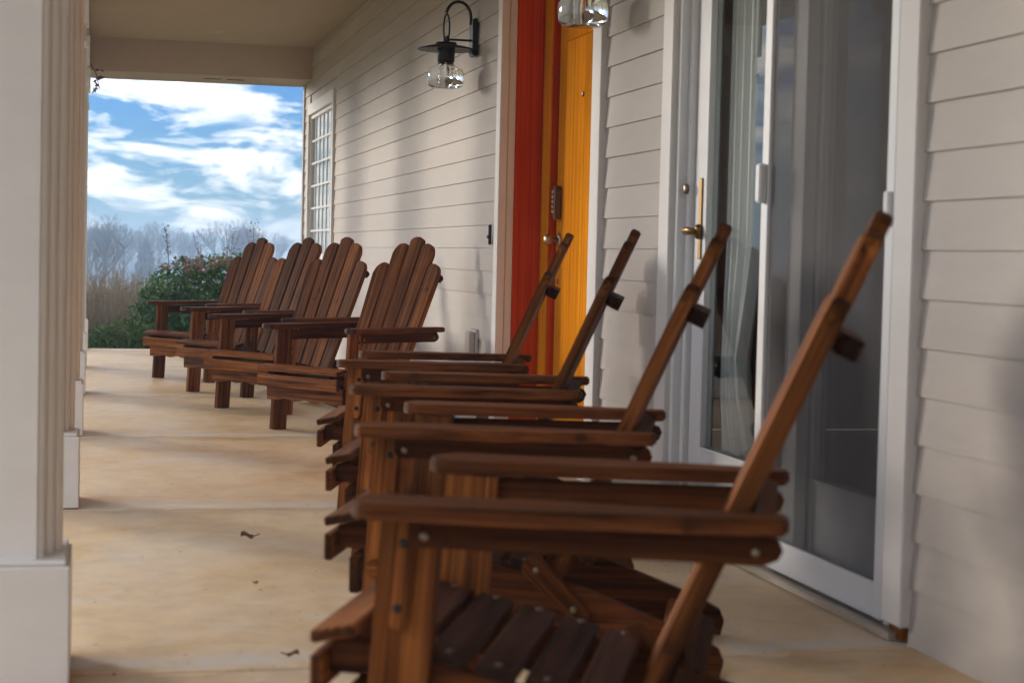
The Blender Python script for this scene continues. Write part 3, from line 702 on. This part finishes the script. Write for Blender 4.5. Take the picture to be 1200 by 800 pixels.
def shrub(name, label, blobs, n, m, size, base):
    t = thing(name, base, label, 'shrub')
    v, f = leaves(*blob_points(blobs, n), size)
    link('foliage', raw_mesh([Vector(x)-Vector(base) for x in v], f), m, t, Matrix.Translation(base))
    for k in range(7):
        b = random.choice(blobs); a = random.uniform(0, 6.28)
        e = (b[0]+.7*b[3]*math.cos(a), b[1]+.5*b[3]*math.sin(a), b[2]+.4*b[4])
        link('stem', tube_mesh([base, ((base[0]+e[0])/2+.05, (base[1]+e[1])/2, (base[2]+e[2])/2+.05), e], .012, 6), M['bark'], t, Matrix())
    return t
sb = shrub('evergreen_shrub', 'dense dark green rounded shrub at the end of the porch topped with dead blooms',
      [(.92, 18.9, 0.31, .50, .48), (1.35, 19.1, 0.39, .55, .50), (1.85, 19.2, 0.33, .55, .50), (.70, 18.7, .12, .34, .42), (1.2, 18.6, .10, .5, .4), (2.3, 19.3, 0.31, .5, .5)], 26000, M['evergreen'], .028, (1.3, 18.95, -.15))
for k in range(22):                                     # dead flower heads on top
    x = random.gauss(1.12, .26); y = random.uniform(18.45, 18.9)
    z = .71+.13*math.sin((x-.6)*2.2)+random.uniform(-.10, .06)-(.2 if random.random() < .15 else 0)
    P = [Vector((x, y, z))+Vector(rng.uniform(-.042, .042, 3)) for _ in range(30)]
    v, f = leaves(P, [Vector((0, 0, 1))]*30, .022, 1.0)
    link('flower_head', raw_mesh([Vector(q)-Vector((x, y, z)) for q in v], f), M['bloom'], sb, Matrix.Translation((x, y, z)))
gs = shrub('low_green_shrub', 'low bright green ground shrub at the porch end, left of the dark shrub', [(.30, 18.0, -.02, .32, .25), (.62, 18.1, -.03, .25, .24), (.05, 18.2, -.05, .28, .22)], 5000, M['green'], .022, (.35, 18.05, -.15))
# tall dead stalks rising out of the shrub
for k, (x, y, h, lb) in enumerate(((.83, 19.6, 1.18, 'tall leaning seed stalk rising left of the shrub top'), (1.42, 19.8, 1.12, 'dry branching stalk behind the middle of the shrub'), (1.72, 19.9, 1.22, 'tallest dry twiggy stalk behind the right of the shrub'), (1.12, 19.7, 1.0, 'short dry stalk behind the shrub'))):
    t = thing('dead_stalk', (x, y, -.15), lb, 'plant', 'dead stalks behind the shrub')
    lean = -.08 if k == 0 else random.uniform(-.05, .1)
    pts = [(x+lean*(q/6)**2, y, -.15+(h+.15)*q/6) for q in range(7)]
    link('stem', tube_mesh(pts, .006, 5, True, [.008-.0009*q for q in range(7)]), M['bark'], t, Matrix())
    P, D = [], []
    for _ in range(90 if k == 0 else 160):
        q = random.uniform(.55, 1.0) if k else random.uniform(.75, 1.02); s = .018 if k == 0 else .10*(1.2-q)+.03
        P.append(Vector((x+lean*q**2, y, -.15+(h+.15)*q))+Vector(rng.normal(0, s, 3))); D.append((0, 0, 1))
    v, f = leaves(P, D, .014, 1.0); link('seed_head', raw_mesh(v, f), M['bark'] if k == 0 else M['straw'], t, Matrix(), 'stuff')
    if k:
        for _ in range(7):
            q = random.uniform(.45, .9); a = random.uniform(0, 6.28); b0 = Vector((x+lean*q**2, y, -.15+(h+.15)*q))
            link('twig', tube_mesh([b0, b0+Vector((.06*math.cos(a), .06*math.sin(a), .10)), b0+Vector((.09*math.cos(a), .09*math.sin(a), .24))], .003, 4), M['bark'], t, Matrix())
# thicket of dry weeds and brush left of the shrub: nobody could count it
v, f = [], []
def blade(p, q, w0):
    p = Vector(p); q = Vector(q); m_ = (p+q)/2 + Vector(rng.normal(0, .03, 3))*(q-p).length; sd_ = Vector((random.uniform(-1, 1), random.uniform(-1, 1), 0)).normalized()
    k = len(v); v.extend([p-sd_*w0, p+sd_*w0, m_-sd_*w0*.8, m_+sd_*w0*.8, q]); f.extend([(k, k+1, k+3, k+2), (k+2, k+3, k+4)])
for _ in range(7500):
    y = random.uniform(19.2, 30); x = random.uniform(-2.5, .9) + (y-19)*.12
    h = (random.uniform(.25, .72)+(.35 if random.random() < .06 else 0))*(1 + .25*mnoise.noise(Vector((x*1.3, y*.6, 0)))) * (1.15 if x < .3+(y-19)*.1 else .8)
    z0 = gz(x, y); l_ = Vector((rng.normal(0, .12), rng.normal(0, .12), 0))
    q = Vector((x, y, z0+h))+l_; blade((x, y, z0), q, random.uniform(.003, .006))
    if random.random() < .55:
        for _b in range(3):
            s = random.uniform(.45, .95); b0 = Vector((x, y, z0)).lerp(q, s); blade(b0, b0+Vector((rng.normal(0, .10), rng.normal(0, .10), random.uniform(.06, .2))), .0035)
link('dry_weeds', raw_mesh(v, f), M['straw'], None, Matrix())
tag(bpy.data.objects['dry_weeds'], 'thicket of tan dry weeds and brush beyond the left end of the porch', 'weeds', kind='stuff')
v, f = [], []
for _ in range(5000):
    y = random.uniform(17.6, 40); x = random.uniform(-3, 5)+(y-17)*.12
    if W-.2 < x < 7 and y < 17.75: continue
    z0 = gz(x, y); blade((x, y, z0-.02), (x+rng.normal(0, .06), y+rng.normal(0, .06), z0+random.uniform(.12, .32)), .005)
link('meadow_grass', raw_mesh(v, f), M['green'], None, Matrix())
tag(bpy.data.objects['meadow_grass'], 'short green grass around the garden end of the porch', 'grass', kind='stuff')

# ------------------------------------------------------------------ bare trees in the misty distance
def tree_mesh(h, seed, spread=.55, depth=6, r0=None, dens=3):
    rs = random.Random(seed); tr, tw = [], []
    def grow(p, d, ln, r, lev):
        n = 3; q = p
        for i in range(n):
            d = (d + Vector((rs.gauss(0, .10), rs.gauss(0, .10), .05))).normalized(); e = q+d*ln/n
            (tr if lev < 2 else tw).append((q, e, r*(1-.22*i/n), r*(1-.22*(i+1)/n))); q = e
            if lev >= 1 and i > 0 and lev < depth-1:
                a = rs.uniform(0, 6.28); nd = (d + Vector((math.cos(a), math.sin(a), .15))*spread*rs.uniform(.7, 1.3)).normalized()
                grow(q, nd, ln*rs.uniform(.45, .62), r*.45, lev+2)
        if lev < depth:
            for k in range(dens if lev else dens+1):
                a = 6.28*k/dens + rs.uniform(-.6, .6)
                nd = (d + Vector((math.cos(a), math.sin(a), rs.uniform(.1, .5)))*spread*rs.uniform(.6, 1.2)).normalized()
                grow(q, nd, ln*rs.uniform(.58, .8), r*.6, lev+1)
    grow(Vector((0, 0, 0)), Vector((0, 0, 1)), h*.30, r0 or h*.022, 0)
    def build(seg, ns):
        v, f = [], []
        for a, b, ra, rb in seg:
            t = (b-a).normalized(); x = t.orthogonal().normalized(); y = t.cross(x); k = len(v)
            for c_, r in ((a, ra), (b, rb)):
                for i in range(ns): an = 6.28*i/ns; v.append(c_+(x*math.cos(an)+y*math.sin(an))*max(r, .006*h/6))
            for i in range(ns): f.append((k+i, k+(i+1) % ns, k+ns+(i+1) % ns, k+ns+i))
        return raw_mesh(v, f)
    zt = max(max(b.z for a, b, _, _ in tw), .1)
    return build(tr, 7), build(tw, 3), zt
protos = [tree_mesh(8, 3), tree_mesh(8, 11, .7), tree_mesh(8, 21, .5)]
def at(px, dist):                                       # world x of a photograph column at a distance along the porch axis
    d = fw*FPX + r2*(px-600) - u2*(300-400); return d.x/d.y*dist
trees = [(116, 62, 250, 0, 'tall slender bare tree at the left of the garden view'), (104, 78, 262, 2, 'bare tree half hidden by the porch columns'), (139, 95, 268, 1, 'small bare tree between the tall slender tree and the evergreen'),
         (172, 92, 258, 2, 'bare tree rising just behind the misty evergreen'), (216, 105, 264, 1, 'round bare tree in the middle of the hazy tree line'), (276, 84, 256, 0, 'dark bare tree above the chairs, left of the broad one'),
         (300, 110, 260, 1, 'broad round-crowned bare tree at the right of the tree line'), (322, 125, 272, 2, 'small pale bare tree at the right end of the tree line')]
for i, (px, d, ytop, pi, lb) in enumerate(trees):
    d *= 3.2
    x = at(px, d); z0 = gz(x, d); hor = 288+(px-109)*.0235*1.0
    zt = CAM_H + (hor-ytop)/FPX*d
    trm, twm, pz = protos[pi]; s = (zt-z0)/pz
    t = thing('bare_tree', (x, d, z0), lb, 'tree', 'bare trees in the haze')
    Mx = Matrix.Translation((x, d, z0)) @ Matrix.Rotation(i*1.3, 4, 'Z') @ Matrix.Scale(s, 4) @ Matrix.Diagonal((1.0, 1.0, 1, 1))
    link('trunk', trm, M['bark'], t, Mx); link('crown', twm, M['bark'], t, Mx)
# misty evergreen
def evergreen(px, d, ytop, lb, wid):
    x = at(px, d); z0 = gz(x, d); h = CAM_H+(288-ytop)/FPX*d - z0
    t = thing('evergreen_tree', (x, d, z0), lb, 'tree')
    link('trunk', tube_mesh([(x, d, z0), (x, d, z0+h*.9)], .2, 7, True, [.22, .05]), M['bark'], t, Matrix())
    P, D = [], []
    for _ in range(5200):
        q = random.random()**.7; a = random.uniform(0, 6.28); rr = wid*(1-q)**.75*(.55+.45*abs(math.sin(a*2.5+q*23)))*random.random()**.35+.08
        P.append(Vector((x+rr*math.cos(a), d+rr*math.sin(a), z0+h*(.12+.88*q)-rr*.2))); D.append((math.cos(a), math.sin(a), .4))
    v, f = leaves(P, D, .36, .6); link('crown', raw_mesh(v, f), M['conifer'], t, Matrix())
evergreen(171, 255, 281, 'blue-grey misty evergreen left of the dark shrub', 3.0)
# distant wooded ridge
v, f = [], []
for _ in range(5000):
    x = random.uniform(-150, 230); y = random.uniform(560, 640); z0 = gz(x, y); hh = random.uniform(2.5, 6)*(1+.3*mnoise.noise(Vector((x*.04, y*.04, 0))))
    for _k in range(2):
        p = Vector((x+rng.normal(0, .9), y+rng.normal(0, .9), z0+hh*random.uniform(.3, 1))); a = Vector(rng.normal(0, 1, 3))*1.3; b = Vector(rng.normal(0, 1, 3))*1.3; k = len(v)
        v.extend([p-a, p+b, p+a]); f.append((k, k+1, k+2))
link('far_woods', raw_mesh(v, f), M['woods'], None, Matrix()); tag(bpy.data.objects['far_woods'], 'far hazy band of woods along the horizon', 'woods', kind='stuff')
# sprig hanging at the top left of the garden opening
vx, vy, vz = .005, 16.5, 2.40
t = thing('vine_sprig', (vx, vy, vz), 'small dark maroon vine sprig hanging at the top left of the opening', 'vine')
for _ in range(12):
    p = Vector((vx+.02+rng.normal(0, .03), vy+rng.normal(0, .04), vz+.02+rng.normal(0, .05)))
    v, f = leaves([p], [(0, -1, .2)], .034, .7); link('leaf', raw_mesh(v, f), M['maroon'], t, Matrix())
link('stem', tube_mesh([(vx-.05, vy, vz+.17), (vx, vy, vz+.08), (vx+.03, vy, vz-.05)], .004, 5), M['bark'], t, Matrix())

# ------------------------------------------------------------------ haze
hz = link('haze', box_mesh(480, 720, 24.0, 0), None, None, Matrix.Translation((40, 310, -2.4)), 'stuff')
m = bpy.data.materials.new('haze'); m.use_nodes = True; n = m.node_tree.nodes; n.remove(n['Principled BSDF'])
pv = n.new('ShaderNodeVolumePrincipled'); pv.inputs['Color'].default_value = (.52, .73, 1.0, 1); pv.inputs['Density'].default_value = .0021
pv.inputs['Anisotropy'].default_value = .2
m.node_tree.links.new(pv.outputs[0], n['Material Output'].inputs['Volume']); hz.data.materials.append(m)
hz['label'] = 'thin bluish haze over the landscape'; hz['category'] = 'haze'
